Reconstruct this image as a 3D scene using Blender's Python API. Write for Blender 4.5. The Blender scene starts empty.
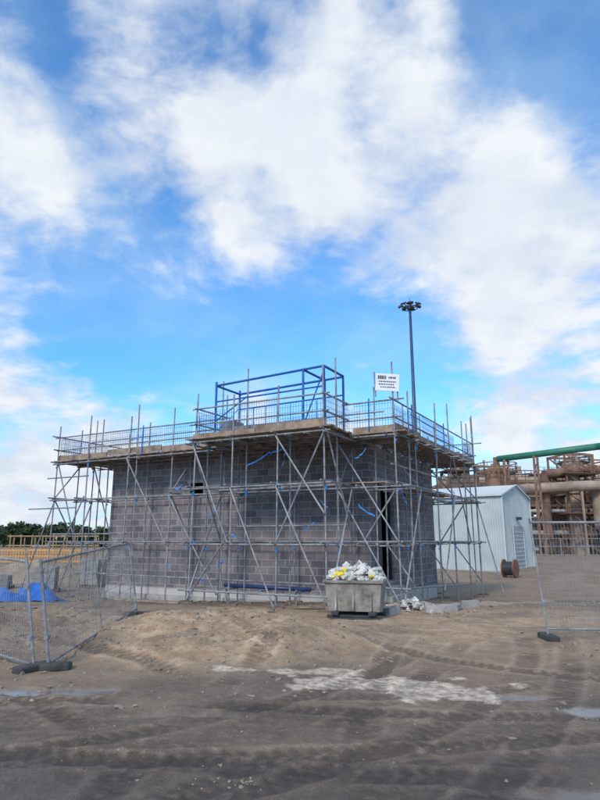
import bpy, math, random
import numpy as np
from mathutils import Vector, Matrix
random.seed(7); rng=np.random.default_rng(7)
R=math.radians
scene=bpy.context.scene

# ---------------------------------------------------------------- noise
_T=rng.random((256,256))
def vnoise(x,y):
    xi=np.floor(x).astype(int); yi=np.floor(y).astype(int)
    fx=x-xi; fy=y-yi
    fx=fx*fx*(3-2*fx); fy=fy*fy*(3-2*fy)
    a=_T[xi%256,yi%256]; b=_T[(xi+1)%256,yi%256]; c=_T[xi%256,(yi+1)%256]; d=_T[(xi+1)%256,(yi+1)%256]
    return (a*(1-fx)+b*fx)*(1-fy)+(c*(1-fx)+d*fx)*fy
def fbm(x,y,s=1.0,o=5):
    x=np.asarray(x,float)*s; y=np.asarray(y,float)*s
    v=0;a=.5;t=0
    for k in range(o):
        v=v+a*vnoise(x+17.3*k,y+9.1*k); t+=a; a*=.5
        x,y=(x*.8-y*.6)*2.03,(x*.6+y*.8)*2.03
    return v/t
def sstep(a,b,x):
    t=np.clip((np.asarray(x,float)-a)/(b-a),0,1); return t*t*(3-2*t)

# ---------------------------------------------------------------- materials
def M(name):
    m=bpy.data.materials.new(name); m.use_nodes=True
    nt=m.node_tree; b=nt.nodes['Principled BSDF']; return m,nt,b
def N(nt,t,**k):
    n=nt.nodes.new(t)
    for a,v in k.items(): setattr(n,a,v)
    return n
def varmat(name,c1,c2,scale=3,rough=.7,metal=0,bump=.0,detail=6,c3=None,bscale=None,lo=.35,hi=.65):
    m,nt,b=M(name); L=nt.links.new
    tc=N(nt,'ShaderNodeTexCoord'); no=N(nt,'ShaderNodeTexNoise')
    no.inputs['Scale'].default_value=scale; no.inputs['Detail'].default_value=detail; no.inputs['Roughness'].default_value=.65
    L(tc.outputs['Object'],no.inputs['Vector'])
    cr=N(nt,'ShaderNodeValToRGB'); L(no.outputs['Fac'],cr.inputs[0])
    cr.color_ramp.elements[0].position=lo; cr.color_ramp.elements[0].color=(*c1,1)
    cr.color_ramp.elements[1].position=hi; cr.color_ramp.elements[1].color=(*c2,1)
    if c3:
        e=cr.color_ramp.elements.new(min(hi+.08,1)); e.color=(*c3,1)
    L(cr.outputs[0],b.inputs['Base Color'])
    b.inputs['Roughness'].default_value=rough; b.inputs['Metallic'].default_value=metal
    if bump:
        n2=N(nt,'ShaderNodeTexNoise'); n2.inputs['Scale'].default_value=bscale or scale*6; n2.inputs['Detail'].default_value=8
        L(tc.outputs['Object'],n2.inputs['Vector'])
        bp=N(nt,'ShaderNodeBump'); bp.inputs['Strength'].default_value=bump; bp.inputs['Distance'].default_value=.03
        L(n2.outputs['Fac'],bp.inputs['Height']); L(bp.outputs[0],b.inputs['Normal'])
    return m
galv=varmat('galvanised_steel',(.15,.15,.16),(.36,.36,.37),4,.55,.3,c3=(.30,.24,.2))
blue=varmat('blue_painted_steel',(.012,.08,.32),(.02,.15,.5),5,.45,.1)
guardblue=varmat('faded_blue_wire',(.04,.09,.22),(.10,.17,.33),5,.6,.1)
bluep=varmat('blue_plastic',(.01,.2,.62),(.03,.34,.8),5,.5)
wood=varmat('scaffold_timber',(.16,.115,.085),(.38,.285,.21),3,.85,bump=.3)
wood2=varmat('old_timber',(.12,.09,.07),(.25,.18,.12),4,.85,bump=.3)
conc=varmat('concrete',(.27,.26,.245),(.42,.41,.39),4,.85,bump=.4)
concw=varmat('pale_rubble',(.40,.38,.35),(.74,.72,.68),6,.9,bump=.4)
concm=varmat('grey_rubble',(.22,.20,.175),(.46,.43,.38),6,.9,bump=.4)
rust=varmat('rusty_steel',(.13,.07,.05),(.30,.18,.12),.6,.85,c3=(.36,.27,.2))
rust2=varmat('weathered_pipe',(.24,.17,.13),(.42,.33,.26),.5,.8,c3=(.28,.16,.11))
greyp=varmat('grey_pipework',(.36,.36,.36),(.52,.52,.51),.5,.6)
greenp=varmat('green_paint',(.02,.14,.09),(.035,.2,.13),1,.5)
darks=varmat('dark_steel',(.03,.033,.04),(.06,.065,.075),2,.5,.3)
black=varmat('black_rubber',(.03,.03,.03),(.08,.075,.07),5,.85)
white=varmat('white_board',(.72,.72,.72),(.82,.82,.82),3,.5)
dred=varmat('sign_ink',(.05,.05,.08),(.07,.07,.1),3,.5)
yellow=varmat('yellow_bag',(.75,.55,.02),(.85,.7,.04),6,.5)
orange=varmat('orange_plastic',(.55,.25,.06),(.68,.36,.12),6,.6)
stone=varmat('stone',(.17,.135,.105),(.38,.31,.24),2,.95,lo=.3,hi=.75)
whitem=varmat('light_cladding',(.5,.53,.53),(.6,.63,.63),.4,.45)
redb=varmat('red_brown',(.16,.06,.035),(.25,.1,.05),4,.7)

# ---------------------------------------------------------------- mesh builder
class MB:
    def __init__(s): s.v=[]; s.f=[]
    def tube(s,p,q,r=.024,r2=None,n=8,caps=True):
        p=Vector(p);q=Vector(q); d=q-p
        if d.length<1e-5: return
        if r2 is None: r2=r
        a=d.orthogonal().normalized(); b=d.normalized().cross(a)
        k=len(s.v)
        for (c,rr) in ((p,r),(q,r2)):
            for i in range(n):
                t=2*math.pi*i/n; s.v.append(tuple(c+(a*math.cos(t)+b*math.sin(t))*rr))
        for i in range(n):
            j=(i+1)%n; s.f.append((k+i,k+j,k+n+j,k+n+i))
        if caps: s.f.append(tuple(k+i for i in range(n))[::-1]); s.f.append(tuple(k+n+i for i in range(n)))
    def path(s,pts,r=.024,n=8):
        for a,b in zip(pts[:-1],pts[1:]): s.tube(a,b,r,n=n)
    def box(s,c,d,rot=None):
        c=Vector(c); k=len(s.v)
        if rot is None: m=Matrix.Identity(3)
        elif isinstance(rot,(int,float)): m=Matrix.Rotation(rot,3,'Z')
        else: m=rot
        for z in (-.5,.5):
            for x,y in ((-.5,-.5),(.5,-.5),(.5,.5),(-.5,.5)):
                s.v.append(tuple(c+m@Vector((x*d[0],y*d[1],z*d[2]))))
        s.f+= [(k+3,k+2,k+1,k),(k+4,k+5,k+6,k+7)]+[(k+i,k+(i+1)%4,k+4+(i+1)%4,k+4+i) for i in range(4)]
    def bx(s,x0,x1,y0,y1,z0,z1): s.box(((x0+x1)/2,(y0+y1)/2,(z0+z1)/2),(x1-x0,y1-y0,z1-z0))
    def quad(s,a,b,c,d):
        k=len(s.v); s.v+=[tuple(a),tuple(b),tuple(c),tuple(d)]; s.f.append((k,k+1,k+2,k+3))
    def obj(s,name,mat,parent=None,smooth=False,bevel=0):
        me=bpy.data.meshes.new(name); me.from_pydata(s.v,[],s.f); me.update()
        me.materials.append(mat)
        if smooth: me.shade_smooth()
        o=bpy.data.objects.new(name,me); scene.collection.objects.link(o)
        if parent: o.parent=parent
        if bevel:
            bm=o.modifiers.new('b','BEVEL'); bm.width=bevel; bm.segments=2
        return o
def empty(name,loc=(0,0,0),rz=0):
    e=bpy.data.objects.new(name,None); e.location=loc; e.rotation_euler=(0,0,rz); scene.collection.objects.link(e); return e
import bmesh
_b=bmesh.new(); bmesh.ops.create_icosphere(_b,subdivisions=1,radius=1); _b.verts.ensure_lookup_table()
ICO_V=np.array([v.co[:] for v in _b.verts]); ICO_F=[tuple(v.index for v in f.verts) for f in _b.faces]; _b.free()
_b=bmesh.new(); bmesh.ops.create_icosphere(_b,subdivisions=2,radius=1); _b.verts.ensure_lookup_table()
ICO2_V=np.array([v.co[:] for v in _b.verts]); ICO2_F=[tuple(v.index for v in f.verts) for f in _b.faces]; _b.free()
def rock(mb,c,size,flat=.6,jit=.25,hi=False):
    V=ICO2_V if hi else ICO_V; F=ICO2_F if hi else ICO_F
    v=V*(1+rng.normal(0,jit if not hi else jit*.5,(len(V),1)))
    sc=size*(1+rng.normal(0,.25,3)); sc[2]*=flat
    v=v*sc
    th=rng.random()*6.28; c0,s0=math.cos(th),math.sin(th)
    x=v[:,0]*c0-v[:,1]*s0; y=v[:,0]*s0+v[:,1]*c0
    k=len(mb.v)
    mb.v+= list(zip(x+c[0],y+c[1],v[:,2]+c[2])); mb.f+=[(a+k,b+k,d+k) for a,b,d in F]

# ---------------------------------------------------------------- ground
CX,CY,ROT=2.1,18.3,math.atan2(-.484,.875)
cr_,sr_=math.cos(ROT),math.sin(ROT)
def L2W(x,y): return CX+x*cr_-y*sr_, CY+x*sr_+y*cr_
TR=[(9,16,11.2),(9,16,9.3),(-16,-6,20.5),(-16,-6,18.6),(4,40,35.0),(4,40,33.3),(30,2,31.5),(30,2,29.7),(-3,30,24.6),(-3,30,22.8),(-7,14,9.6),(-7,14,11.3),(14,-9,17.2),(14,-9,18.9),(-20,20,24.5),(-20,20,26.2)]
def tracks(x,y):
    H_=np.zeros_like(x); C_=np.zeros_like(x)
    near2=1-sstep(9.5,13,y)
    for i,(cx,cy,r) in enumerate(TR):
        d=np.hypot(x-cx,y-cy); a=np.arctan2(y-cy,x-cx)
        dd=d-r+.05*(fbm(x+3*i,y,.7,2)-.5)
        w=np.exp(-(dd/.16)**4); e=np.exp(-((np.abs(dd)-.21)/.045)**2)
        fade=sstep(.40,.56,fbm(x+7*i,y,.45,3))*near2
        tr=np.sin(a*r*2*math.pi/.15+np.sign(dd)*1.2+np.abs(dd)*14)
        H_+=fade*(-.010*w+.012*e+.006*w*tr); C_+=fade*(w*(.55+.45*tr)-.6*e)
    return H_,C_
def ground(x,y):
    x=np.asarray(x,float); y=np.asarray(y,float)
    near=1-sstep(45,90,np.hypot(x,y))
    z=-.38*sstep(17,23,y)*(1-sstep(32,44,y))
    z=z+.08*(fbm(x+50,y+50,.25,3)-.5)*near
    z=z+.030*(fbm(x+5,y+5,1.3,4)-.5)*near
    z=z+.030*(fbm(x+5,y+5,6,5)-.5)*near
    n=fbm(x+31,y+3,.9,4)-.5; n2=fbm(x+3,y+31,3.0,5)-.5
    g=np.exp(-(((x+1.35)/(2.4+.8*n))**2+((y-11.6)/(2.2+1.0*n))**2)**1.7)
    z=z+g*(.38+.22*n+.18*n2)+.07*g*(fbm(x,y,11,3)-.5)
    g2=np.exp(-(((x+5.9)/1.9)**2+((y-12.6)/2.4)**2))
    z=z+g2*(.34+.6*n+.25*n2)
    g3=np.exp(-(((x-6.3)/1.6)**2+((y-10.3)/1.0)**2)); z=z+g3*(.1+.3*n)
    z=z+tracks(x,y)[0]
    for (px,py,rx,ry,_) in PUD:
        m=pud(x,y,px,py,rx,ry)
        z=z*(1-m*.95)+(-.028)*m*.95
    return z
PUD=[(-3.2,7.7,.9,.26,.8),(3.7,6.95,1.0,.24,.8),(1.9,4.75,.9,.14,.6),(2.3,7.5,.6,.12,.6),(9.5,15.0,2.4,1.0,.9),(-1.3,6.7,.7,.10,.5),(7.5,18.5,2.0,.6,.8)]
def pud(x,y,px,py,rx,ry):
    r=np.hypot((x-px)/rx,(y-py)/ry)
    return sstep(.0,.35,1.0-r+2.0*(fbm(x+px,y+py,2.2,5)-.5))*(r<3)
def gz(x,y): return float(ground(np.array([x]),np.array([y]))[0])

def axis(segs):
    out=[segs[0][0]]
    for a,b,st in segs:
        n=max(1,int(round((b-a)/st))); out+= list(np.linspace(a,b,n+1)[1:])
    return np.array(out)
xs=axis([(-3000,-400,650),(-400,-60,34),(-60,-20,4),(-20,-9,.4),(-9,-5,.09),(-5,5,.036),(5,9,.09),(9,20,.4),(20,60,4),(60,400,34),(400,3000,650)])
ys=axis([(-200,-20,30),(-20,2,2),(2,3.4,.2),(3.4,9,.036),(9,14,.06),(14,28,.16),(28,60,1),(60,160,10),(160,600,55),(600,4000,600)])
X,Y=np.meshgrid(xs,ys); nx,ny=len(xs),len(ys)
Z=ground(X,Y)
verts=np.stack([X.ravel(),Y.ravel(),Z.ravel()],1)
idx=np.arange(nx*ny).reshape(ny,nx)
quads=np.stack([idx[:-1,:-1],idx[:-1,1:],idx[1:,1:],idx[1:,:-1]],-1).reshape(-1,4)
me=bpy.data.meshes.new('ground')
me.vertices.add(len(verts)); me.vertices.foreach_set('co',verts.ravel())
me.loops.add(quads.size); me.loops.foreach_set('vertex_index',quads.ravel())
me.polygons.add(len(quads)); me.polygons.foreach_set('loop_start',np.arange(len(quads))*4); me.polygons.foreach_set('loop_total',np.full(len(quads),4))
me.update(); me.validate(); me.shade_smooth()
x,y=X.ravel(),Y.ravel()
nz_=fbm(x+31,y+3,.9,4)-.5
sand=np.exp(-(((x+1.35)/(2.6+1.0*nz_))**2+((y-11.3)/(2.45+1.2*nz_))**2)**2.2)*1.3
sand=np.maximum(sand,.80*np.exp(-(((x-2)/7)**2+((y-13.5)/3.6)**2)**2))
sand=np.maximum(sand,.50*np.exp(-(((x+5.6)/2.4)**2+((y-12.6)/2.8)**2)))
sand=np.clip(sand*(.5+1.0*fbm(x,y,.8,5))+.5*(fbm(x+90,y,1.4,5)-.5)+.12*(y>7),0,1)
def ell(cx,cy,rx,ry,an,amp,sc=1.5):
    c,s=math.cos(an),math.sin(an); u=(x-cx)*c+(y-cy)*s; w=-(x-cx)*s+(y-cy)*c
    r=np.hypot(u/rx,w/ry); return sstep(0,.16,1-r+amp*(fbm(x+cx*3,y+cy*3,sc,6)-.5))*(r<3)
slurry=np.maximum(ell(1.25,8.0,1.5,.48,-.2,2.8,2.4),ell(-.1,8.75,.9,.22,-.1,2.6,2.6)*.95)
slurry=np.maximum(slurry,.55*ell(5.5,19.0,2.2,1.0,.4,2.0,1.4))
slurry=slurry*(.55+.7*fbm(x,y,6,4))
wet=np.zeros_like(x)
for p in PUD: wet=np.maximum(wet,p[4]*pud(x,y,*p[:4]))
wet=wet*(1-np.clip(slurry*2,0,1))
dm=1-sstep(7.0,9.0,y+2.2*(fbm(x,y,.7,5)-.5))
damp=dm*(.30+.60*sstep(.36,.62,fbm(x*.6,y*1.0,1.0,6)+.08*(6.0-y)/3))
damp=np.maximum(damp,.5*sstep(.55,.68,fbm(x*.7,y,.8,5))*(y<20))
track_shade=tracks(x,y)[1]*.5+.5
for nme,arr in (('sand',sand),('slurry',slurry),('wet',wet),('damp',damp),('track_shade',track_shade)):
    at=me.attributes.new(nme,'FLOAT','POINT'); at.data.foreach_set('value',np.clip(arr,0,1).astype(np.float32))
gobj=bpy.data.objects.new('ground',me); scene.collection.objects.link(gobj)
m,nt,b=M('mud_ground'); L=nt.links.new
tc=N(nt,'ShaderNodeTexCoord')
def noise(sc,det=8,ro=.6,vec=None):
    n=N(nt,'ShaderNodeTexNoise'); n.inputs['Scale'].default_value=sc; n.inputs['Detail'].default_value=det; n.inputs['Roughness'].default_value=ro
    L(vec or tc.outputs['Object'],n.inputs['Vector']); return n
def attr(n): a=N(nt,'ShaderNodeAttribute'); a.attribute_name=n; return a.outputs['Fac']
def mixc(f,a,c,mode='MIX'):
    n=N(nt,'ShaderNodeMix',data_type='RGBA',blend_type=mode)
    for s,v in ((n.inputs['Factor'],f),(n.inputs['A'],a),(n.inputs['B'],c)):
        if isinstance(v,tuple): s.default_value=(*v,1)
        elif isinstance(v,(int,float)): s.default_value=v
        else: L(v,s)
    return n.outputs['Result']
def mr(v,a,c,d=0,e=1):
    n=N(nt,'ShaderNodeMapRange'); n.interpolation_type='SMOOTHSTEP'; L(v,n.inputs[0])
    for i,q in enumerate((a,c,d,e)): n.inputs[i+1].default_value=q
    return n.outputs[0]
def mth(op,a,c=0.0):
    n=N(nt,'ShaderNodeMath',operation=op)
    for i,v in enumerate((a,c)):
        if isinstance(v,(int,float)): n.inputs[i].default_value=v
        else: L(v,n.inputs[i])
    return n.outputs[0]
n1=noise(.8); n2=noise(9); n3=noise(60,5,.7); n4=noise(2.5,10,.65)
dirt=mixc(mr(n1.outputs[0],.35,.65),(.215,.158,.112),(.32,.24,.172))
dirt=mixc(mr(n2.outputs[0],.45,.7),dirt,(.38,.29,.21))
sandc=mixc(mr(n4.outputs[0],.35,.65),(.46,.31,.185),(.66,.485,.325))
sandc=mixc(mr(n2.outputs[0],.48,.72,0,.75),sandc,(.33,.23,.15))
col=mixc(attr('sand'),dirt,sandc)
slc=mixc(mr(n2.outputs[0],.35,.6),(.46,.355,.25),(.84,.73,.58))
trk_shade=mr(attr('track_shade'),.15,.95,1.28,.60)  # rut shade and lighter ridges painted into the colour, standing in for relief lighting
tv=N(nt,'ShaderNodeCombineXYZ'); [L(trk_shade,tv.inputs[i]) for i in range(3)]
col=mixc(attr('slurry'),col,slc)
col=mixc(mr(n3.outputs[0],.35,.7),mixc(1.0,col,(.64,.61,.58),'MULTIPLY'),col)
dampf=mth('MULTIPLY',attr('damp'),mth('SUBTRACT',1.0,attr('slurry')))
col=mixc(dampf,col,mixc(1.0,col,(.46,.46,.475),'MULTIPLY'))
col=mixc(1.0,col,tv.outputs[0],'MULTIPLY')
col=mixc(mth('MULTIPLY',attr('wet'),.8),col,(.17,.15,.125))
L(col,b.inputs['Base Color'])
ro=mth('SUBTRACT',.92,mth('MULTIPLY',dampf,mr(n4.outputs[0],.3,.7,.2,.5)))
ro=mth('MAXIMUM',mth('SUBTRACT',ro,mth('MULTIPLY',attr('wet'),.95)),.08)
L(ro,b.inputs['Roughness']); L(mth('ADD',.45,mth('MULTIPLY',attr('wet'),.3)),b.inputs['Specular IOR Level'])
bp=N(nt,'ShaderNodeBump'); bp.inputs['Distance'].default_value=.04
L(mth('ADD',mth('MULTIPLY',n2.outputs[0],.8),mth('MULTIPLY',n3.outputs[0],.4)),bp.inputs['Height'])
L(mth('MAXIMUM',mth('SUBTRACT',.95,mth('MULTIPLY',attr('wet'),1.1)),.04),bp.inputs['Strength']); L(bp.outputs[0],b.inputs['Normal'])
me.materials.append(m)

mb=MB()
def scat(n,fx,fy,smin,smax,p=3):
    xx=fx(n); yy=fy(n); zz=ground(xx,yy)
    for i in range(n):
        s=smin+(smax-smin)*rng.random()**p
        rock(mb,(xx[i],yy[i],zz[i]+s*.05),s)
U=lambda a,b:(lambda n:rng.uniform(a,b,n)); G=lambda a,b:(lambda n:rng.normal(a,b,n))
scat(900,U(-5,5),U(3.6,10),.003,.016,4)
scat(1700,G(-1.4,2.0),G(10.8,1.5),.006,.045,4)
scat(900,G(-5.4,1.3),G(11.8,1.8),.012,.06,3)
scat(420,G(6.3,1.0),G(10.2,.6),.02,.09,3)
scat(1200,U(-2,10),U(11.5,20),.010,.055,4)
scat(220,G(3.4,.7),G(16.6,.9),.02,.09,3)
scat(22,G(-.45,.12),G(4.95,.07),.006,.02,1)
mb.obj('gravel',stone)

# ---------------------------------------------------------------- building
B=empty('blockwork_building',(CX,CY,0),ROT)
m,nt,b=M('concrete_blockwork'); L=nt.links.new
tc=N(nt,'ShaderNodeTexCoord'); sp=N(nt,'ShaderNodeSeparateXYZ'); L(tc.outputs['Object'],sp.inputs[0])
ad=mth('ADD',sp.outputs[0],sp.outputs[1]); cb=N(nt,'ShaderNodeCombineXYZ'); L(ad,cb.inputs[0]); L(sp.outputs[2],cb.inputs[1])
br=N(nt,'ShaderNodeTexBrick'); L(cb.outputs[0],br.inputs['Vector'])
br.inputs['Scale'].default_value=1; br.inputs['Brick Width'].default_value=.45; br.inputs['Row Height'].default_value=.225
br.inputs['Mortar Size'].default_value=.012; br.inputs['Mortar Smooth'].default_value=.3; br.inputs['Bias'].default_value=-.1
br.inputs['Color1'].default_value=(.14,.125,.138,1); br.inputs['Color2'].default_value=(.25,.222,.232,1); br.inputs['Mortar'].default_value=(.38,.345,.335,1)
nn=noise(.7,7,.65); n5=noise(30,6,.7)
c=mixc(mr(nn.outputs[0],.35,.7),mixc(1.0,br.outputs['Color'],(.88,.88,.9),'MULTIPLY'),mixc(1.0,br.outputs['Color'],(1.3,1.24,1.2),'MULTIPLY'))
c=mixc(mr(n5.outputs[0],.3,.7),mixc(1.0,c,(.78,.78,.78),'MULTIPLY'),c)
zz=mth('ADD',sp.outputs[2],mth('MULTIPLY',mth('SUBTRACT',n5.outputs[0],.5),.25))
c=mixc(mr(zz,.14,.06,0,.75),c,(.56,.53,.50))
L(c,b.inputs['Base Color']); b.inputs['Roughness'].default_value=.92
bp=N(nt,'ShaderNodeBump'); bp.inputs['Distance'].default_value=.02; bp.inputs['Strength'].default_value=.6
L(mth('ADD',mth('MULTIPLY',br.outputs['Fac'],-.6),mth('MULTIPLY',n5.outputs[0],.3)),bp.inputs['Height']); L(bp.outputs[0],b.inputs['Normal'])
blockm=m
T=.3; X0,Y1,H=-10.74,6.5,4.8
w=MB()
wx0,wx1,wz0,wz1=-6.9,-6.3,3.33,3.72
w.bx(X0,wx0,0,T,-.8,H); w.bx(wx0,wx1,0,T,-.8,wz0); w.bx(wx0,wx1,0,T,wz1,H); w.bx(wx1,0,0,T,-.8,H)
dy0,dy1,dz0,dz1=.45,2.05,.5,3.45
w.bx(-T,0,T,dy0,-.8,H); w.bx(-T,0,dy0,dy1,-.8,dz0); w.bx(-T,0,dy0,dy1,dz1,H); w.bx(-T,0,dy1,Y1,-.8,H)
w.bx(X0,-T,Y1-T,Y1,-.8,H); w.bx(X0,X0+T,T,Y1-T,-.8,H)
w.obj('walls',blockm,B)
f=MB(); f.bx(X0+T,-T,T,Y1-T,4.4,4.6); f.obj('unseen_roof_slab',conc,B)  # unseen slab, added to keep the interior dark behind the doorway
f=MB(); f.bx(X0+T,-T,T,Y1-T,.25,.45); f.obj('floor_slab',conc,B)
f=MB(); f.bx(-.31,.02,dy0-.15,dy1+.15,dz1+.003,dz1+.2); f.bx(wx0-.12,wx1+.12,-.015,.1,wz1+.003,wz1+.12); f.obj('lintels',conc,B)
f=MB()
f.bx(-.2,-.12,dy0+.002,dy0+.07,dz0,dz1-.002); f.bx(-.2,-.12,dy1-.07,dy1-.002,dz0,dz1-.002); f.bx(-.2,-.12,dy0+.07,dy1-.07,dz1-.08,dz1-.002)
f.obj('door_frame',darks,B)
f=MB(); f.bx(-.24,-.21,dy0+.02,dy0+1.0,dz0,dz1-.1); f.obj('door',darks,B)
f=MB(); f.bx(.0,.5,dy0-.1,dy1+.1,-.6,.12); f.bx(.003,.28,dy0,dy1,.12,.34); f.obj('door_step',conc,B,bevel=.01)
f=MB(); f.bx(X0-.1,.1,-.12,-.003,-.8,-.13); f.obj('footing',conc,B)

# ---------------------------------------------------------------- scaffold
S=empty('scaffolding',(CX,CY,0),ROT)
g=MB(); bl=MB(); bd=MB(); cp=MB(); sole=MB(); msh=MB(); tie=MB()
r=.0245
XO0,XO1,YO0,YO1=-12.3,1.4,-1.4,7.9
XI0,XI1,YI0,YI1=-11.1,.35,-.35,6.85
PZ=4.58; lifts=[1.62,3.2,PZ]
fx=[-12.3,-10.6,-8.6,-6.6,-4.5,-2.4,-.4,1.4]; fy=[-1.4,.4,2.3,4.2,6.1,7.9]
def gl(x,y): return gz(*L2W(x,y))
def std(x,y,top):
    z=gl(x,y)
    g.tube((x,y,z+.02),(x+rng.normal(0,.04),y+rng.normal(0,.04),top),r)
    sole.box((x,y,z+.01),(.45,.22,.05),rng.random()*.5)
    for l in lifts:
        if top>l:
            cp.box((x,y,l),(.09,.11,.09),rng.random())
            if rng.random()<.42: tie.tube((x+.0,y-.0,l-.18),(x,y,l-.18+rng.uniform(.05,.12)),.033,n=8)
topsF=[6.0,6.4,5.8,6.25,6.95,5.9,6.2,6.6]
for i,x_ in enumerate(fx):
    std(x_,YO0,topsF[i]+rng.uniform(-.1,.3)); std(x_,YI0,4.85+(rng.random()<.35)*1.2)
    std(x_,YO1,5.9+rng.random()*.9)
    if XI0-.1<x_<XI1+.1: std(x_,YI1,4.85)
std(-11.1,YI0,6.4); std(.35,YI0,6.3); std(-5.2,YI0,6.7); std(-8.2,YO0+.1,6.5)
for y_ in fy[1:-1]:
    std(XO1,y_,5.9+rng.random()*1.0); std(XI1,y_,4.95+(rng.random()<.5)*1.3); std(XO0,y_,5.9+rng.random()*.7); std(XI0,y_,5.05)
std(XO1,YO1,6.7); std(XO1,7.0,6.3)
def led(a,b,mb_=g,ov=.35):
    a=Vector(a);b=Vector(b);d=(b-a).normalized()
    mb_.tube(a-d*rng.uniform(.05,ov),b+d*rng.uniform(.05,ov),r)
for l in lifts:
    for k,(yo) in enumerate((YO0-.05,YI0+.05,YO1+.05,YI1-.05)):
        led((XO0,yo,l+rng.normal(0,.025)),(XO1,yo,l+rng.normal(0,.035)))
    for xo in (XO1+.05,XI1-.05,XO0-.05,XI0+.05):
        led((xo,YO0,l+.05+rng.normal(0,.02)),(xo,YO1,l+.05))
    xx=XO0+.2
    while xx<XO1:
        for ya,yb in ((YO0-.25,YI0+.3),(YO1+.25,YI1-.1)):
            if l==PZ or rng.random()<.62: g.tube((xx,ya-rng.random()*.15,l+.05),(xx,yb,l+.05),r)
        xx+=1.02 if l==PZ else 1.9
    yy=YO0+.2
    while yy<YO1:
        if l==PZ or rng.random()<.62:
            g.tube((XO1+.25+rng.random()*.2,yy,l),(XI1-.3,yy,l),r); g.tube((XO0-.25,yy,l),(XI0+.2,yy,l),r)
        yy+=1.02 if l==PZ else 1.8
for z in (5.10,5.60):
    led((XO0,YO0+.05,z),(-4.4,YO0+.05,z+.01)); led((0,YO0+.05,z),(XO1,YO0+.05,z)); led((XO0,YO1-.05,z),(XO1,YO1-.05,z))
    led((XO1-.05,YO0,z),(XO1-.05,YO1,z)); led((XO0+.05,YO0,z),(XO0+.05,YO1,z))
    led((XO0+1,YI0-.05,z-.1),(XI1,YI0-.05,z-.1)) if z>5.5 else None
for z in (3.42,2.15): led((-6.6,YO0+.05,z),(-.4,YO0+.05,z))
led((XO1-.05,YO0,3.75),(XO1-.05,5,3.75)); led((-12.3,YO0+.05,1.95),(-8.6,YO0+.05,1.95))
led((-10.6,YO0-.05,.62),(1.4,YO0-.05,.5)); led((XO1+.05,YO0,.5),(XO1+.05,5.5,.2))
def br_(a,b,mb_=g): mb_.tube(a,b,r)
for a,b_ in (((-12.3,-1.48,0.0),(-10.6,-1.48,3.3)),((-8.6,-1.48,4.55),(-6.6,-1.48,1.6)),
             ((-.4,-1.48,4.55),(1.4,-1.48,1.7)),((-.4,-1.48,3.2),(1.4,-1.48,.1)),((-4.5,-1.48,.1),(-6.6,-1.48,3.2))): br_(a,b_)
for x_ in fx[::3]:
    br_((x_+.06,YI0,1.7),(x_+.06,YO0,3.2)); br_((x_+.06,YO0,3.3),(x_+.06,YI0,4.55))
for j,y_ in enumerate(fy):
    if j%2==1: br_((XO1,y_+.06,.1),(XI1,y_+.06,1.6)); br_((XO1,y_+.06,3.3),(XI1,y_+.06,4.55))
    else: br_((XI1,y_+.06,1.7),(XO1,y_+.06,3.2))
for k in (0,2,3):
    ya,yb=fy[k],fy[k+1]
    if k%2==0: br_((1.49,ya,.2),(1.49,yb,3.2))
    else: br_((1.49,ya,4.6),(1.49,yb,1.7))
for (x_,y_) in ((-12.3,-1.4),(-12.3,.4),(-12.3,2.3)):
    br_((x_-.0,y_+.05,3.2),(x_-1.6,y_+.05,gl(x_-1.6,y_)+.02)); br_((x_-1.0,y_,1.5),(x_,y_,1.5))
    br_((x_,y_+.08,4.55),(x_+1.2,y_+.08,1.7))
br_((1.4,7.9,3.2),(2.2,7.95,gl(2.2,7.9)+.02))
led((XO0-1.3,-1.4,2.9),(XO0+1,-1.4,2.9)); led((XO0-.9,-1.0,4.1),(XO0+1,-1.0,4.1))
BX=[-4.4,-3.0,-1.5,-.0]; BY=-2.95
for i,x_ in enumerate(BX):
    std(x_,BY,[6.0,5.8,5.9,6.3][i]+.1); std(x_,-2.2,[4.75,6.9,4.75,6.8][i]); 
for l in lifts:
    led((-4.4,BY-.05,l),(0,BY-.05,l)); led((-4.4,-2.2,l),(0,-2.2,l))
    for x_ in BX: g.tube((x_,BY-.3,l+.05),(x_,YI0,l+.05),r)
led((-4.4,BY-.05,.35),(0,BY-.05,.35))
for x_ in np.linspace(-4.5,.1,9): g.tube((x_,BY-.3,PZ-.06),(x_,YO0+.2,PZ-.06),r)
yb=BY-.08
for a,b_ in (((-4.4,yb,4.55),(-3.0,yb,1.6)),((-3.0,yb,1.9),(-4.4,yb,.1)),((-3.0,yb,3.2),(-1.5,yb,.0)),((-1.5,yb,1.6),(0,yb,4.55)),((0,yb,.2),(-1.5,yb,3.2)),
             ((-1.5,yb,4.55),(0,yb,2.4))): br_(a,b_)
for x_ in (-4.46,.06):
    br_((x_,BY,.1),(x_,YO0,3.2)); br_((x_,YO0,1.7),(x_,BY,4.55))
def boards(x0,x1,y0,y1,z,along):
    if along=='x':
        n=int(round((y1-y0)/.235))
        for i in range(n):
            p=x0-rng.random()*.25
            while p<x1:
                q=min(p+rng.uniform(2.4,3.9),x1+rng.random()*.2)
                bd.box(((p+q)/2,y0+.1175+i*.235,z+rng.normal(0,.008)),(q-p-.01,.222,.038),Matrix.Rotation(rng.normal(0,.003),3,'Y')); p=q
    else:
        n=int(round((x1-x0)/.235))
        for i in range(n):
            p=y0-rng.random()*.15
            while p<y1:
                q=min(p+rng.uniform(2.4,3.9),y1+rng.random()*.2)
                bd.box((x0+.1175+i*.235,(p+q)/2,z+rng.normal(0,.008)),(.222,q-p-.01,.038)); p=q
zb=PZ+.11
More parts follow.
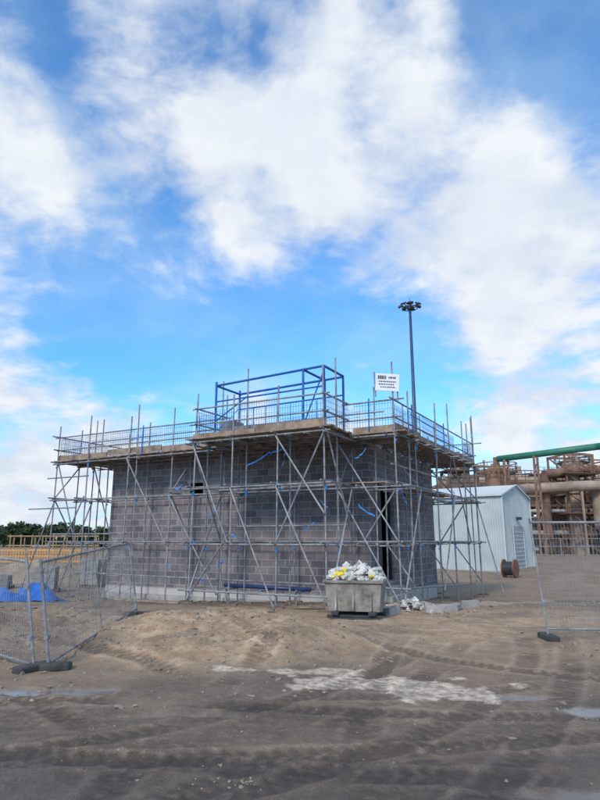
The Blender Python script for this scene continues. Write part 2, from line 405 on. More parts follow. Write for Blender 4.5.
boards(XO0,XO1+.1,YO0-.02,YI0+.25,zb,'x'); boards(XO0,XO1+.1,YI1-.2,YO1,zb,'x')
boards(XI1-.25,XO1+.05,YI0+.3,YI1-.25,zb,'y'); boards(XO0,XI0+.2,YI0+.3,YI1-.25,zb,'y')
boards(-4.5,.1,BY-.12,YO0-.06,zb+.003,'x')
boards(-3.0,1.0,YO0,YO0+.5,3.31,'x'); boards(.5,1.0,1.0,5.5,3.31,'y')
def toe(a,b,seg=2.6): 
    a=Vector(a);b=Vector(b);d=b-a;n=max(1,round(d.length/seg))
    for i in range(n):
        p=a+d*i/n;q=a+d*(i+.985)/n; c_=(p+q)/2+Vector((rng.normal(0,.004),rng.normal(0,.004),rng.normal(0,.02)))
        bd.box(c_,((q-p).length,.036,.20),Matrix.Rotation(math.atan2(d.y,d.x),3,'Z')@Matrix.Rotation(rng.normal(0,.008),3,'Y'))
tz=zb+.13
toe((XO0,YO0+.06,tz),(-4.5,YO0+.06,tz)); toe((.1,YO0+.06,tz),(XO1,YO0+.06,tz)); toe((-4.45,BY+.02,tz),(.05,BY+.02,tz))
toe((XO1-.04,YO0+.1,tz),(XO1-.04,YO1,tz)); toe((XO0+.02,YO0+.1,tz),(XO0+.02,YO1,tz)); toe((XO0,YO1-.03,tz),(XO1,YO1-.03,tz))
def guard(a,b,z0,z1,mb_,sp=.085,rr=.0055):
    a=Vector(a);b=Vector(b);d=b-a;n=int(d.length/sp)
    for i in range(n+1):
        p=a+d*i/n; mb_.tube((p.x,p.y,z0),(p.x,p.y,z1),rr,n=4,caps=False)
    for z in np.arange(z0,z1+.01,.16): mb_.tube((a.x,a.y,z),(b.x,b.y,z),rr,n=4,caps=False)
mshb=MB()
def gline(a,b,p=.85):
    a=Vector(a);b=Vector(b);d=b-a;n=int(d.length/1.25)
    for i in range(n):
        if rng.random()<p:
            o=rng.uniform(-.03,.04)
            guard(a+d*i/n+Vector((.02,.02,0)),a+d*(i+.95)/n,zb+.04+o,zb+rng.uniform(.80,.98)+o,mshb if rng.random()<.4 else msh)
for a,b_,p in (((XO0,YO0+.1,0),(-4.5,YO0+.1,0),.85),((.1,YO0+.1,0),(XO1,YO0+.1,0),1),((-4.4,BY+.05,0),(0,BY+.05,0),1),((XO1-.1,YO0,0),(XO1-.1,YO1,0),.9),
             ((XO0+.1,YO0,0),(XO0+.1,YO1,0),.8),((XO0,YO1-.1,0),(XO1,YO1-.1,0),.9),((-4.4,BY,0),(-4.4,YO0,0),1),((0,BY,0),(0,YO0,0),1),((-4.2,YI0-.1,0),(0,YI0-.1,0),.8)): gline(a,b_,p)
for z in (5.14,5.62): led((-4.4,BY+.05,z),(0,BY+.05,z)); led((-4.35,BY,z),(-4.35,YO0,z),ov=.1); led((-.05,BY,z),(-.05,YO0,z),ov=.1)
rb=.036
for yy in (-2.8,-1.55):
    for x_ in (-3.75,-.75 if yy<-2 else -.7,-.1): bl.tube((x_,yy,zb),(x_,yy,6.42),rb)
    bl.tube((-3.75,yy,6.30),(-.1,yy,6.42 if yy<-2 else 6.40),rb); bl.tube((-3.75,yy,5.8),(-.1,yy,5.85),.024)
for x_,z_ in ((-3.75,6.3),(-.75,6.4),(-.1,6.42)): bl.tube((x_,-2.8,z_),(x_,-1.55,z_),rb)
bl.tube((-.75,-2.8,zb+.1),(-.1,-2.8,6.3),.02); bl.tube((-3.75,-2.8,5.2),(-2.6,-2.8,5.85),.02)
for k in range(6): bl.tube((-1.0-.45*k,-1.5,zb+.1),(-1.0-.45*k,-1.5,5.8),.014)
for x_ in (-8.0,-5.5,.6): bl.tube((x_,YO0+.02,zb),(x_+.02,YO0+.02,5.7),.02)
for y_ in (.0,3.4): bl.tube((XO1+.03,y_,zb),(XO1+.03,y_,5.7),.02)
bl.tube((XO1-.02,.0,5.4),(XO1-.02,4,5.35),.016)
g.obj('tubes',galv,S,smooth=False); bl.obj('blue_gate_frame',blue,S); bd.obj('boards',wood,S); cp.obj('couplers',galv,S); sole.obj('sole_boards',wood2,S)
msh.obj('brick_guards',galv,S); mshb.obj('blue_brick_guards',guardblue,S); tie.obj('blue_tape_bands',bluep,S)
st=MB()
def strip(a,b,wd=.07,sag=.04):
    a=Vector(a);b=Vector(b);n=6;up=Vector((0,0,wd/2));pp=[]
    for i in range(n+1):
        t=i/n; p=a.lerp(b,t); p.z-=sag*4*t*(1-t); p+=Vector(rng.normal(0,.015,3)); pp.append(p)
    for p,q in zip(pp[:-1],pp[1:]): st.quad(p-up*rng.uniform(.5,1.2),q-up,q+up,p+up*rng.uniform(.5,1.2))
for a,b_ in (((-3.0,-2.2,3.9),(-2.2,-2.25,4.2)),((-2.2,-2.25,4.2),(-1.75,-2.2,4.35)),((-1.6,-2.25,4.3),(-1.75,-2.2,3.8)),((-5.0,-1.35,2.5),(-4.6,-1.4,2.85)),((-4.6,-1.35,1.0),(-4.3,-1.3,1.2)),
           ((-1.0,-1.35,2.9),(-.7,-1.4,2.65)),((.1,-1.3,4.0),(.5,-1.4,4.25)),((.2,-1.3,2.7),(.7,-1.4,2.4)),((-1.5,-1.4,2.0),(-1.2,-1.35,2.25)),
           ((-6.6,-1.35,1.1),(-6.4,-1.4,.8)),((1.45,-1.3,3.1),(1.45,-.8,2.7)),((-8.6,-1.4,5.2),(-7.9,-1.4,5.35)),((-5.3,-1.4,.5),(-4.9,-1.4,.6)),((-3.9,-2.5,5.0),(-3.2,-2.4,5.6)),
           ((-2.6,-.3,3.3),(-2.4,-.35,2.9)),((-6.4,-1.4,3.4),(-6.1,-1.4,3.5)),((-4.4,-2.9,1.8),(-4.2,-2.95,1.6)),((-3.0,-2.9,2.0),(-2.8,-2.95,1.8)),((1.4,2.3,2.2),(1.4,2.7,1.9)),((1.4,4.2,3.5),(1.4,4.5,3.3)),((-1.5,-2.95,3.3),(-1.3,-2.95,3.1)),((-8.6,-1.4,1.7),(-8.4,-1.4,1.5))): strip(a,b_,.045)
st.obj('blue_straps',bluep,S)
P=empty('service_pipe',(CX,CY,0),ROT)
f=MB(); f.tube((-3.9,-1.9,.44),(-1.0,-1.95,.42),.055,n=14); f.obj('pipe_body',varmat('dark_blue_pipe',(.008,.02,.08),(.02,.05,.15),4,.4),P,smooth=True)
f=MB(); [f.tube((x_,-2.3,.36),(x_,-1.2,.36),r) for x_ in (-3.6,-2.4,-1.3)]; [f.tube((x_,-2.2,-.1),(x_,-2.2,.42),r) for x_ in (-3.6,-1.3)]; f.obj('pipe_supports',galv,P)

wx,wy=L2W(1.35,-1.5)
SG=empty('site_sign',(wx-.1,wy,6.06),R(-3))
f=MB(); f.box((0,0,0),(.66,.02,.50),Matrix.Rotation(R(4),3,'Y')); f.obj('panel',white,SG,bevel=.004)
f=MB(); f.tube((-.33,.04,-.4),(-.36,.04,.32),.02); f.tube((.28,.04,-.55),(.28,.04,.1),.02); f.obj('fixing_tubes',galv,SG)
f=MB()
for i,(a,b_,h) in enumerate(((-.26,-.02,.10),(.04,.24,.05),(-.24,.25,.028),(-.24,.18,.028),(-.2,.22,.028))):
    z=[.14,.14,.02,-.06,-.14][i]
    k=a
    while k<b_:
        wl=min(rng.uniform(.02,.06),b_-k); f.box((k+wl/2,-.014,z-(k+wl/2)*.07),(wl,.004,h)); k+=wl+.012
f.obj('lettering',dred,SG)

BK=empty('block_stack',(CX,CY,0),ROT)
f=MB()
for i in range(3):
    for j in range(3):
        for k in range(2+(i<1)): f.box((-3.9+i*.46+rng.normal(0,.01),-1.95+j*.225,zb+.03+.11+k*.22),(.44,.215,.21),rng.normal(0,.02))
f.obj('blocks',varmat('grey_block',(.2,.19,.19),(.3,.28,.27),4,.9),BK)

# ---------------------------------------------------------------- rubble skip
sx,sy=1.32,14.75; sz=gz(sx,sy)
K=empty('rubble_skip',(sx,sy,sz),R(-14))
f=MB(); W,D,h0,h1=.66,.5,.17,.85; tp=.07
def ring(w,d,z): return [Vector((-w,-d,z)),Vector((w,-d,z)),Vector((w,d,z)),Vector((-w,d,z))]
o0=ring(W-tp,D-tp,h0);o1=ring(W,D,h1);i1=ring(W-.03,D-.03,h1);i0=ring(W-tp-.03,D-tp-.03,h0+.03)
for i in range(4):
    j=(i+1)%4
    f.quad(o0[i],o0[j],o1[j],o1[i]); f.quad(o1[i],o1[j],i1[j],i1[i]); f.quad(i1[i],i1[j],i0[j],i0[i])
f.quad(*o0[::-1]); f.quad(*i0)
skipm=varmat('dusty_skip_steel',(.12,.105,.09),(.33,.30,.26),3.2,.8,c3=(.52,.49,.44),bump=.6,bscale=9)
f.obj('tub',skipm,K)
f=MB()
for y_ in (-1,1): f.box((0,y_*(D+.015),h1-.03),(2*W+.08,.05,.06))
for x_ in (-1,1): f.box((x_*(W+.015),0,h1-.03),(.05,2*D+.02,.058))
for x_ in (-.4,0,.4): f.box((x_,-D+.025,.5),(.05,.03,.62),Matrix.Rotation(R(-6),3,'X'))
f.obj('rim_and_ribs',skipm,K,bevel=.006)
f=MB()
for x_ in (-.42,.42): f.box((x_,0,.125),(.16,1.0,.08)) 
f.box((0,-.36,.05),(1.25,.1,.06)); f.box((0,.36,.05),(1.25,.1,.06)); f.box((.05,-.55,.03),(1.1,.14,.035),.06)
f.obj('fork_skids',darks,K,bevel=.005)
f=MB()
for i in range(320):
    u,v=rng.uniform(-.6,.6),rng.uniform(-.44,.44); t=1-(u/.66)**2*.8-(v/.52)**2*.5
    rock(f,(u,v,.84+.34*t*rng.random()+.03*math.sin(u*8)),rng.uniform(.03,.11),.7)
for i in range(22):
    f.box((rng.uniform(-.5,.5),rng.uniform(-.35,.35),.97+rng.random()*.14),(rng.uniform(.1,.3),rng.uniform(.08,.2),.07),Matrix.Rotation(rng.random()*3,3,'Z')@Matrix.Rotation(rng.normal(0,.5),3,'X'))
f.obj('rubble_fill',concw,K)
f=MB()
for c_,s_ in (((-.32,-.42,.99),.13),((-.2,-.38,1.08),.08),((-.46,-.44,.93),.08),((.42,-.44,.95),.05)): rock(f,c_,s_,.6,.35,True)
f.obj('yellow_bags',yellow,K)
f=MB(); f.tube((-.1,.1,.9),(.05,.0,1.3),.012); f.tube((-.4,.2,.9),(-.25,.1,1.22),.015); f.obj('sticks',wood,K)

f=MB(); f2=MB(); RB=empty('rubble_pile')
for i in range(90):
    x_,y_=rng.normal(2.9,.45),rng.normal(16.3,.35); s_=rng.uniform(.03,.12); rock(f if rng.random()<.3 else f2,(x_,y_,gz(x_,y_)+s_*.2+.2*math.exp(-((x_-2.9)**2+(y_-16.3)**2)/.2)),s_,.7)
f.obj('pale_plaster',concw,RB); f2.obj('broken_concrete',concm,RB)
f=MB()
for x_,y_,a in ((3.75,16.0,.4),(4.0,16.25,1.1),(3.3,15.6,.1),(2.2,15.2,.8),(4.6,17.0,.3)):
    f.box((x_,y_,gz(x_,y_)+.07),(.44,.215,.1+.1*rng.random()),a)
f.obj('loose_blocks',conc,RB,bevel=.008)
f=MB()
for x_,y_,l_,a in ((1.0,16.4,2.4,.1),(-1.5,15.9,1.8,-.3),(4.9,18.2,1.5,.9),(-4.5,18.4,2.5,-.5)):
    f.box((x_,y_,gz(x_,y_)+.06),(l_,.12,.05),a)
f.obj('timber_offcuts',wood,RB)

# ---------------------------------------------------------------- temporary mesh fences
def heras(name,p,q,h,tilt=(0,0)):
    E=empty(name); p=Vector(p);q=Vector(q); up=Vector((tilt[0],tilt[1],h)); d=(q-p)
    f=MB(); w_=MB(); rr=.021; n=d.normalized()
    f.tube(p,p+up*1.02,rr); f.tube(q,q+up*1.02,rr)
    lo=p+up*.07; f.tube(lo,lo+d,rr*.8); 
    f.tube(p+up*.985,q+up*.985,rr)
    f.tube(p+d*.5+up*.07,p+d*.5+up*.985,rr*.6)
    k=int(d.length/.06)
    for i in range(1,k): w_.tube(p+d*i/k+up*.07,p+d*i/k+up*.985,.003,n=4,caps=False)
    for t in np.linspace(.07,.985,10)[1:-1]: w_.tube(p+up*t,q+up*t,.003,n=4,caps=False)
    f.obj('frame',galv,E); w_.obj('wire_mesh',galv,E)
    b_=MB()
    for c_ in (p,q): b_.box((c_.x,c_.y,gz(c_.x,c_.y)+.04),(.20,.58,.11),math.atan2(n.y,n.x)+R(5))
    b_.obj('feet',black,E,bevel=.03)
    c2=MB()
    for t in (.75,.3): c2.box(p+up*t+n*.03,(.1,.05,.05),math.atan2(n.y,n.x))
    c2.obj('clips',galv,E)
    return E
def on(x,y,dz=.04): return (x,y,gz(x,y)+dz)
heras('temporary_fence_panel',on(-3.46,8.9,-.03),on(-3.45,13.4,.05),1.48,(-.26,.0))
heras('temporary_fence_panel',on(-3.64,8.85,-.03),on(-6.9,11.2),1.50,(-.28,.05))
heras('temporary_fence_panel',on(4.42,11.35),on(7.9,11.0),2.03,(-.16,.0))

# ---------------------------------------------------------------- left background
f=MB(); nxx,nyy=26,18; tx,ty=-8.6,19.8
for j in range(nyy):
    for i in range(nxx):
        u=i/(nxx-1)*2-1; v=j/(nyy-1)*2-1
        hh=.55*(1-abs(u)**3)*(1-abs(v)**3)*(.8+.3*math.sin(u*5+v*3))+.25*(float(fbm(np.array([u*2+9]),np.array([v*2+4]),1.6,4)[0])-.5)
        x_=tx+u*1.2+.1*math.sin(v*7); y_=ty+v*.9+.1*math.sin(u*6); f.v.append((x_,y_,gz(x_,y_)+max(hh,.02)))
for j in range(nyy-1):
    for i in range(nxx-1): a=j*nxx+i; f.f.append((a,a+1,a+nxx+1,a+nxx))
f.obj('blue_tarpaulin',varmat('tarp',(.01,.07,.30),(.02,.15,.5),2,.4,bump=.8,bscale=5),None)
def barrier(x0,y0,ang):
    E=empty('orange_safety_barrier',(x0,y0,gz(x0,y0)),ang); f=MB()
    f.bx(-1,1,-.02,.02,.93,1.05); f.bx(-1,1,-.02,.02,.12,.24); f.bx(-1,1,-.02,.02,.52,.6)
    for x_ in np.linspace(-1,1,11): f.bx(x_-.025,x_+.025,-.018,.018,.24,.93)
    for x_ in (-.9,.9): f.bx(x_-.04,x_+.04,-.3,.3,0,.08)
    f.obj('rails',orange,E)
for i,(a,b_,c_) in enumerate(((-21.5,46,.1),(-19.4,46.2,-.1),(-17.3,46,.2),(-23.6,46.4,0))): barrier(a,b_,c_)
f=MB(); E=empty('timber_trestle',(-19.0,47.5,0),.1)
for x_ in np.linspace(-3.2,3.2,9): f.tube((x_,0,0),(x_,0,2.1),.05); f.tube((x_,.8,0),(x_,.8,1.9),.05)
for z in (.7,1.3,2.0): f.tube((-3.4,0,z),(3.4,0,z),.05)
f.obj('frame',varmat('raw_timber',(.28,.18,.09),(.45,.31,.17),3,.8),E)
def palletstack(name,x_,y_,a,n,mat):
    E=empty(name,(x_,y_,gz(x_,y_)),a); f=MB()
    for i in range(3): f.box((0,-.4+.4*i,.05),(1.15,.1,.08))
    for i in range(6): f.box((-.5+.2*i,0,.105),(.12,1.0,.025))
    f.obj('pallet',wood2,E); f=MB()
    for k in range(n):
        for i in range(2):
            for j in range(4): f.box((-.23+.455*i,-.34+.225*j,.13+.11+.222*k),(.44,.215,.215),rng.normal(0,.01))
    f.obj('blocks',mat,E)
gb=varmat('stacked_block',(.22,.21,.21),(.32,.31,.30),3,.9)
palletstack('block_pallet',-10.6,26,.2,4,gb); palletstack('block_pallet',-12.2,25,.5,3,gb); palletstack('block_pallet',-9.6,29,-.2,5,gb)
palletstack('block_pallet',-13.5,28,.1,2,gb)
for cx_,cy_,rr_,hh_ in ((-14,33,3.0,1.0),(-22,36,4,1.1),(-10,36,3,.8)):
    f=MB(); n0=26
    for j in range(n0):
        for i in range(n0):
            u=i/(n0-1)*2-1; v=j/(n0-1)*2-1; q=max(0,1-u*u-v*v)
            f.v.append((cx_+u*rr_,cy_+v*rr_*.7,gz(cx_+u*rr_,cy_+v*rr_*.7)-.05+hh_*q**.8*(.6+.8*float(fbm(np.array([u*2+cx_]),np.array([v*2]),1.7,4)[0]))))
    for j in range(n0-1):
        for i in range(n0-1): a=j*n0+i; f.f.append((a,a+1,a+n0+1,a+n0))
    f.obj('spoil_heap',varmat('spoil_soil',(.20,.15,.105),(.36,.28,.20),1.5,.95,bump=.8),None,smooth=True)
E=empty('site_cabin',(-37,62,0),.2); f=MB(); f.bx(-4,4,-1.5,1.5,.3,2.9); f.obj('body',varmat('cabin_grey',(.3,.33,.34),(.4,.43,.44),.5,.6),E)
f=MB(); f.bx(-4.1,4.1,-1.6,1.6,2.9,3.05); f.bx(-3,-2,-1.56,-1.5,1.2,2.2); f.bx(0,1,-1.56,-1.5,1.2,2.2); f.bx(2.4,3.3,-1.56,-1.5,.3,2.4); f.obj('roof_and_openings',darks,E)

# ---------------------------------------------------------------- steel clad shed
E=empty('steel_clad_shed',(12.6,38,0),math.atan2(-.6,.8))
m,nt,b=M('profiled_cladding'); L=nt.links.new
tc=N(nt,'ShaderNodeTexCoord'); nz=noise(.5,5); nz2=noise(4,5)
c=mixc(mr(nz.outputs[0],.3,.7),(.40,.45,.45),(.52,.57,.56)); c=mixc(mr(nz2.outputs[0],.55,.8,0,.4),c,(.36,.37,.34)); L(c,b.inputs['Base Color']); b.inputs['Roughness'].default_value=.45
clad=m
LN,WD,EH,RH=10,5.6,4.55,5.25
f=MB(); zB=-.6
def corr(p,q,z0,z1a,z1b,out):
    p=Vector(p);q=Vector(q);d=q-p;n=int(d.length/.15)*2
    pts=[]
    for i in range(n+1):
        o=out*(.045 if i%2 else 0); pts.append((p+d*i/n+o,z1a+(z1b-z1a)*i/n))
    for (a,za),(b2,zb2) in zip(pts[:-1],pts[1:]):
        f.quad((a.x,a.y,z0),(b2.x,b2.y,z0),(b2.x,b2.y,zb2),(a.x,a.y,za))
corr((-LN,0,0),(0,0,0),zB,EH,EH,Vector((0,-1,0)))
corr((0,0,0),(0,WD/2,0),zB,EH,RH,Vector((1,0,0))); corr((0,WD/2,0),(0,WD,0),zB,RH,EH,Vector((1,0,0)))
corr((0,WD,0),(-LN,WD,0),zB,EH,EH,Vector((0,1,0))); corr((-LN,WD,0),(-LN,0,0),zB,EH,EH,Vector((-1,0,0)))
f.obj('walls',clad,E)
f=MB()
f.quad((-LN-.1,-.15,EH-.02),(.12,-.15,EH-.02),(.12,WD/2,RH+.05),(-LN-.1,WD/2,RH+.05)); f.quad((-LN-.1,WD/2,RH+.05),(.12,WD/2,RH+.05),(.12,WD+.15,EH-.02),(-LN-.1,WD+.15,EH-.02))
f.bx(-LN,.12,-.22,-.16,EH-.12,EH+.02)
for sgn in (0,1):
    a=Vector((.1,-.1 if not sgn else WD+.1,EH-.05)); b2=Vector((.1,WD/2,RH+.04)); f.tube(a,b2,.06,n=4)
f.tube((.06,-.06,zB),(.06,-.06,EH),.05,n=4); f.tube((.06,WD+.06,zB),(.06,WD+.06,EH),.05,n=4)
f.obj('roof_and_trim',whitem,E)
f=MB(); f.bx(.05,.09,1.6,3.6,-.4,2.6); f.obj('roller_door',varmat('door_grey',(.30,.32,.33),(.36,.38,.39),1,.5),E)
f=MB(); [f.bx(.09,.11,1.6,3.6,-.3+.25*i,-.26+.25*i) for i in range(11)]; f.bx(.08,.12,1.5,1.6,-.4,2.7); f.bx(.08,.12,3.6,3.7,-.4,2.7); f.obj('door_slats',whitem,E)
f=MB(); f.box((.2,2.6,3.1),(.25,.4,.18)); f.obj('wall_lamp',darks,E)
f=MB(); f.bx(-LN-.2,.2,-.3,-.06,-.6,-.12); f.obj('plinth',conc,E)

E=empty('cable_drum',(11.8,35.0,gz(11.8,35.0)+.5),.9); f=MB()
f.tube((0,-.35,0),(0,-.28,0),.5,n=24); f.tube((0,.28,0),(0,.35,0),.5,n=24); f.obj('flanges',redb,E); f=MB(); f.tube((0,-.28,0),(0,.28,0),.38,n=20); f.obj('cable',darks,E)
E=empty('high_mast_light',(11.7,60,0)); f=MB()
f.tube((0,0,0),(0,0,26),.26,.13,n=12); f.obj('mast',varmat('mast_blue_grey',(.03,.06,.13),(.05,.09,.18),1,.5,.2),E,smooth=True)
f=MB(); f.tube((0,0,25.6),(0,0,25.9),.3,n=16)
pts=[(.8*math.cos(a),.8*math.sin(a),25.75) for a in np.linspace(0,2*math.pi,25)]; f.path(pts,.05,6)
for i in range(7):
    a=i*2*math.pi/7+.2; c_,s_=math.cos(a),math.sin(a)
    f.tube((0,0,25.75),(c_*.9,s_*.9,26.0),.05,n=6)
    rm=Matrix.Rotation(a,3,'Z')@Matrix.Rotation(R(24),3,'Y'); f.box((c_*.98,s_*.98,26.05),(.55,.38,.16),rm)
f.tube((0,0,25.9),(0,0,26.9),.03,n=6); f.tube((0,0,26.3),(0,0,26.5),.4,.15,n=10)
f.obj('floodlights',darks,E)

# ---------------------------------------------------------------- industrial plant
E=empty('green_pipeline'); f=MB(); pts=[(23.3,70.5,11.0),(31,62,11.2),(46,50,11.4)]; f.path(pts,.36,12)
f.obj('pipe',greenp,E,smooth=True); f=MB()
for x_,y_ in ((24.0,69.7),(26.2,66.5),(37,57.2),(43,52.4)):
    for o in (-.5,.5): f.tube((x_+o,y_+o,-.5),(x_+o*.6,y_+o*.6,10.8),.13,n=6)
    for z in range(1,10,2): f.tube((x_-.5,y_-.5,z),(x_+.5,y_+.5,z+1.6),.06,n=5)
f.obj('trestles',rust,E)
E=empty('pipe_rack'); f=MB(); fp=MB(); fg=MB()
x0,x1,yA,yB=18.0,62,78,84
for i,x_ in enumerate(np.arange(x0,x1,5.0)):
    for y_ in (yA,yB): f.box((x_,y_,4.6),(.35,.35,10.2))
    for z in (3.6,6.0,8.6): f.box((x_,(yA+yB)/2,z),(.25,yB-yA,.35))
    if i%2: 
        f.tube((x_,yA-.05,0),(x_+5,yA-.05,3.6),.1,n=5); f.tube((x_,yA-.05,6),(x_+5,yA-.05,3.6),.1,n=5)
for z in (3.6,6.0,8.6):
    for y_ in (yA,yB): f.box(((x0+x1)/2,y_-.2,z),(x1-x0,.15,.32))
for z in (9.2,9.7): f.tube((x0,yA,z),(x1,yA,z),.05,n=5)
for x_ in np.arange(x0,x1,1.6): f.tube((x_,yA,8.6),(x_,yA,9.7),.045,n=5)
for z,y_,rr_ in ((4.2,79,.45),(4.1,80.5,.35),(4.3,82.5,.5),(6.7,78.8,.65),(6.5,80.6,.35),(6.8,82.4,.7),(9.3,80,.55),(9.2,82,.35),(2.6,77.4,.3),(5.3,77.5,.22),(7.6,77.4,.3)):
    t_=fg if z in (4.2,2.6,5.3) else fp
    a=x0+rng.uniform(-1,5); t_.tube((a,y_,z),(x1,y_,z),rr_,n=12)
    for q in np.arange(a+2,x1,rng.uniform(5,8)): t_.tube((q,y_,z),(q+.15,y_,z),rr_*1.25,n=12)
    if rng.random()<.8: t_.tube((a+.1,y_,z),(a+.1,y_,z-3),rr_*.9,n=12)
for k in range(34):
    q=rng.uniform(x0,x1); z0_=rng.choice([1,3.8,6.3]); fp.tube((q,yA-.6,z0_),(q,yA-.6,z0_+rng.uniform(1.5,4.5)),rng.uniform(.06,.25),n=8)
f.obj('steelwork',rust,E); fp.obj('pipes',rust2,E); fg.obj('grey_pipes',greyp,E)
def vessel(x_,y_,r_,z0,z1,mat,name='process_vessel'):
    E=empty(name,(x_,y_,0)); f=MB()
    prof_=[(z0,r_*.55),(z0+r_*.35,r_*.9),(z0+r_*.7,r_),(z1-r_*.7,r_),(z1-r_*.3,r_*.85),(z1,r_*.3),(z1+.4,r_*.25),(z1+1.0,r_*.25)]
    for (a,ra),(b2,rb_) in zip(prof_[:-1],prof_[1:]): f.tube((0,0,a),(0,0,b2),ra,rb_,n=20,caps=False)
    f.obj('shell',mat,E,smooth=True); f=MB()
    for k in range(4): a=k*math.pi/2+.4; f.tube((math.cos(a)*r_*.9,math.sin(a)*r_*.9,-.3),(math.cos(a)*r_*.9,math.sin(a)*r_*.9,z0+r_),.15,n=6)
    zp=z1-r_*.6; R2=r_+.9
    pts=[(R2*math.cos(a),R2*math.sin(a),zp) for a in np.linspace(0,2*math.pi,17)]
    for dz in (0,.55,1.1): f.path([(p[0],p[1],p[2]+dz) for p in pts],.06,5)
    for p in pts: f.tube(p,(p[0],p[1],p[2]+1.1),.04,n=5); f.tube((0,0,zp),p,.06,n=4)
    for s_ in (-.25,.25): f.tube((s_,-r_-.3,0),(s_,-r_-.3,zp+1),.04,n=5)
    f.obj('legs_and_platform',darks if mat is not rust else rust,E)
vessel(24.6,75,1.5,5.0,10.8,rust); vessel(28.5,88,1.9,4,11.6,rust2); vessel(22.2,84,1.2,3,12.8,rust)
vessel(32,88,1.6,4,11.2,rust2); vessel(46,86,2.8,5,11.4,rust); vessel(40,88,1.5,2,13.6,rust2); vessel(37,74,1.3,2.5,8.6,rust2)
def duct(name,pts,r_,mat):
    E=empty(name); f=MB(); f.path(pts,r_,14); [f.tube((p[0],p[1],p[2]-r_*.4),(p[0],p[1],-.3),.16,n=6) for p in pts]
    for a,b2 in zip(pts[:-1],pts[1:]):
        a=Vector(a);b2=Vector(b2);L_=(b2-a).length;u=(b2-a)/L_;t=1.5
        while t<L_: f.tube(a+u*t,a+u*(t+.12),r_*1.14,n=14); t+=2.6
    f.obj('duct',mat,E)
duct('gas_duct',[(26,73,7.6),(34,73,8.1),(44,71,8.1),(52,70,9)],.6,rust2); duct('gas_duct',[(30,74,2.0),(30,74,9.6),(36,76,10.4),(50,78,10.4)],.5,rust)
def tower(x_,y_,w_,h_,name='steel_tower'):
    E=empty(name,(x_,y_,0),.15); f=MB()
    for a in (-w_,w_):
        for b_ in (-w_,w_): f.box((a,b_,h_/2),(.22,.22,h_))
    n=int(h_/2.4)
    for k in range(1,n+1):
        z=h_*k/n
        for s_ in (-w_,w_):
            f.box((0,s_,z-.1),(2*w_,.16,.2)); f.box((s_,0,z-.1),(.16,2*w_,.2))
            f.tube((-w_,s_,z),( w_,s_,z-h_/n),.07,n=4); f.tube((s_,w_,z),(s_,-w_,z-h_/n),.07,n=4)
        if k%2==0:
            f.box((0,0,z),(2*w_+1,2*w_+1,.08))
            for dz in (.5,1.0):
                for s_ in (-1,1): f.tube((-w_-.5,s_*(w_+.5),z+dz),(w_+.5,s_*(w_+.5),z+dz),.045,n=4)
            for q in np.linspace(-w_-.5,w_+.5,5): f.tube((q,-w_-.5,z),(q,-w_-.5,z+1),.045,n=4)
    f.obj('frame',rust,E)
    f=MB(); f.tube((0,0,0),(0,0,h_-1),w_*.45,n=12); f.tube((w_*.5,0,2),(w_*.5,0,h_+1.2),.18,n=8); f.obj('column',rust2,E)
tower(34.5,76.5,1.9,12.2); tower(26.5,90,2.4,12.2); tower(42.5,90,2.6,13.2); tower(38,94,2,11.5); tower(56,88,2.5,13); tower(20.5,80,1.3,10.6)
f=MB(); E=empty('site_hoarding_rail')
for x_ in np.arange(17,60,2.5): f.tube((x_,58,-.3),(x_,58,1.9),.05,n=5)
for z in (.3,1.1,1.85): f.tube((17,58,z),(60,58,z),.035,n=5)
for x_ in np.arange(17,60,.35): f.tube((x_,58,.3),(x_,58,1.85),.012,n=4,caps=False)
f.obj('rails',galv,E)
f=MB(); E=empty('plant_building',(40,104,0)); f.bx(-22,26,-3,3,0,5.2); f.obj('walls',varmat('brown_sheeting',(.16,.12,.10),(.26,.2,.17),.3,.8),E)
f=MB(); f.bx(-22.3,26.3,-3.3,3.3,5.2,5.5); [f.bx(-20+4*i,-18+4*i,-3.06,-3,1.5,3.6) for i in range(11)]; f.obj('roof_and_windows',darks,E)

# ---------------------------------------------------------------- distant trees
f=MB()
def treemass(x_,y_,h_):
    f.tube((x_,y_,0),(x_,y_,h_*.6),.3,.12,n=5,caps=False)
    nc=int(8+h_)
    for c_ in range(nc):
        cx_=x_+rng.normal(0,h_*.28); cy_=y_+rng.normal(0,h_*.2); cz_=h_*rng.uniform(.12,.82); cr2=h_*rng.uniform(.12,.24)
        for k in range(24):
            d=rng.normal(0,1,3); d/=np.linalg.norm(d); p=np.array([cx_,cy_,cz_])+d*cr2*rng.uniform(.5,1.1)
            a=rng.normal(0,1,3)*.3; b2=rng.normal(0,1,3)*.3; q=len(f.v)
            f.v+=[tuple(p+a),tuple(p+b2),tuple(p-a),tuple(p-b2)]; f.f.append((q,q+1,q+2,q+3))
xx=-150
while xx<110:
    treemass(xx,150+rng.normal(0,7),rng.uniform(4.6,6.6)*(1 if xx<-30 else .85)); xx+=rng.uniform(1.0,2.0) if xx<-30 else rng.uniform(2.4,4)
f.obj('distant_trees',varmat('foliage',(.025,.045,.022),(.065,.10,.04),.25,.9,lo=.3,hi=.7),None)

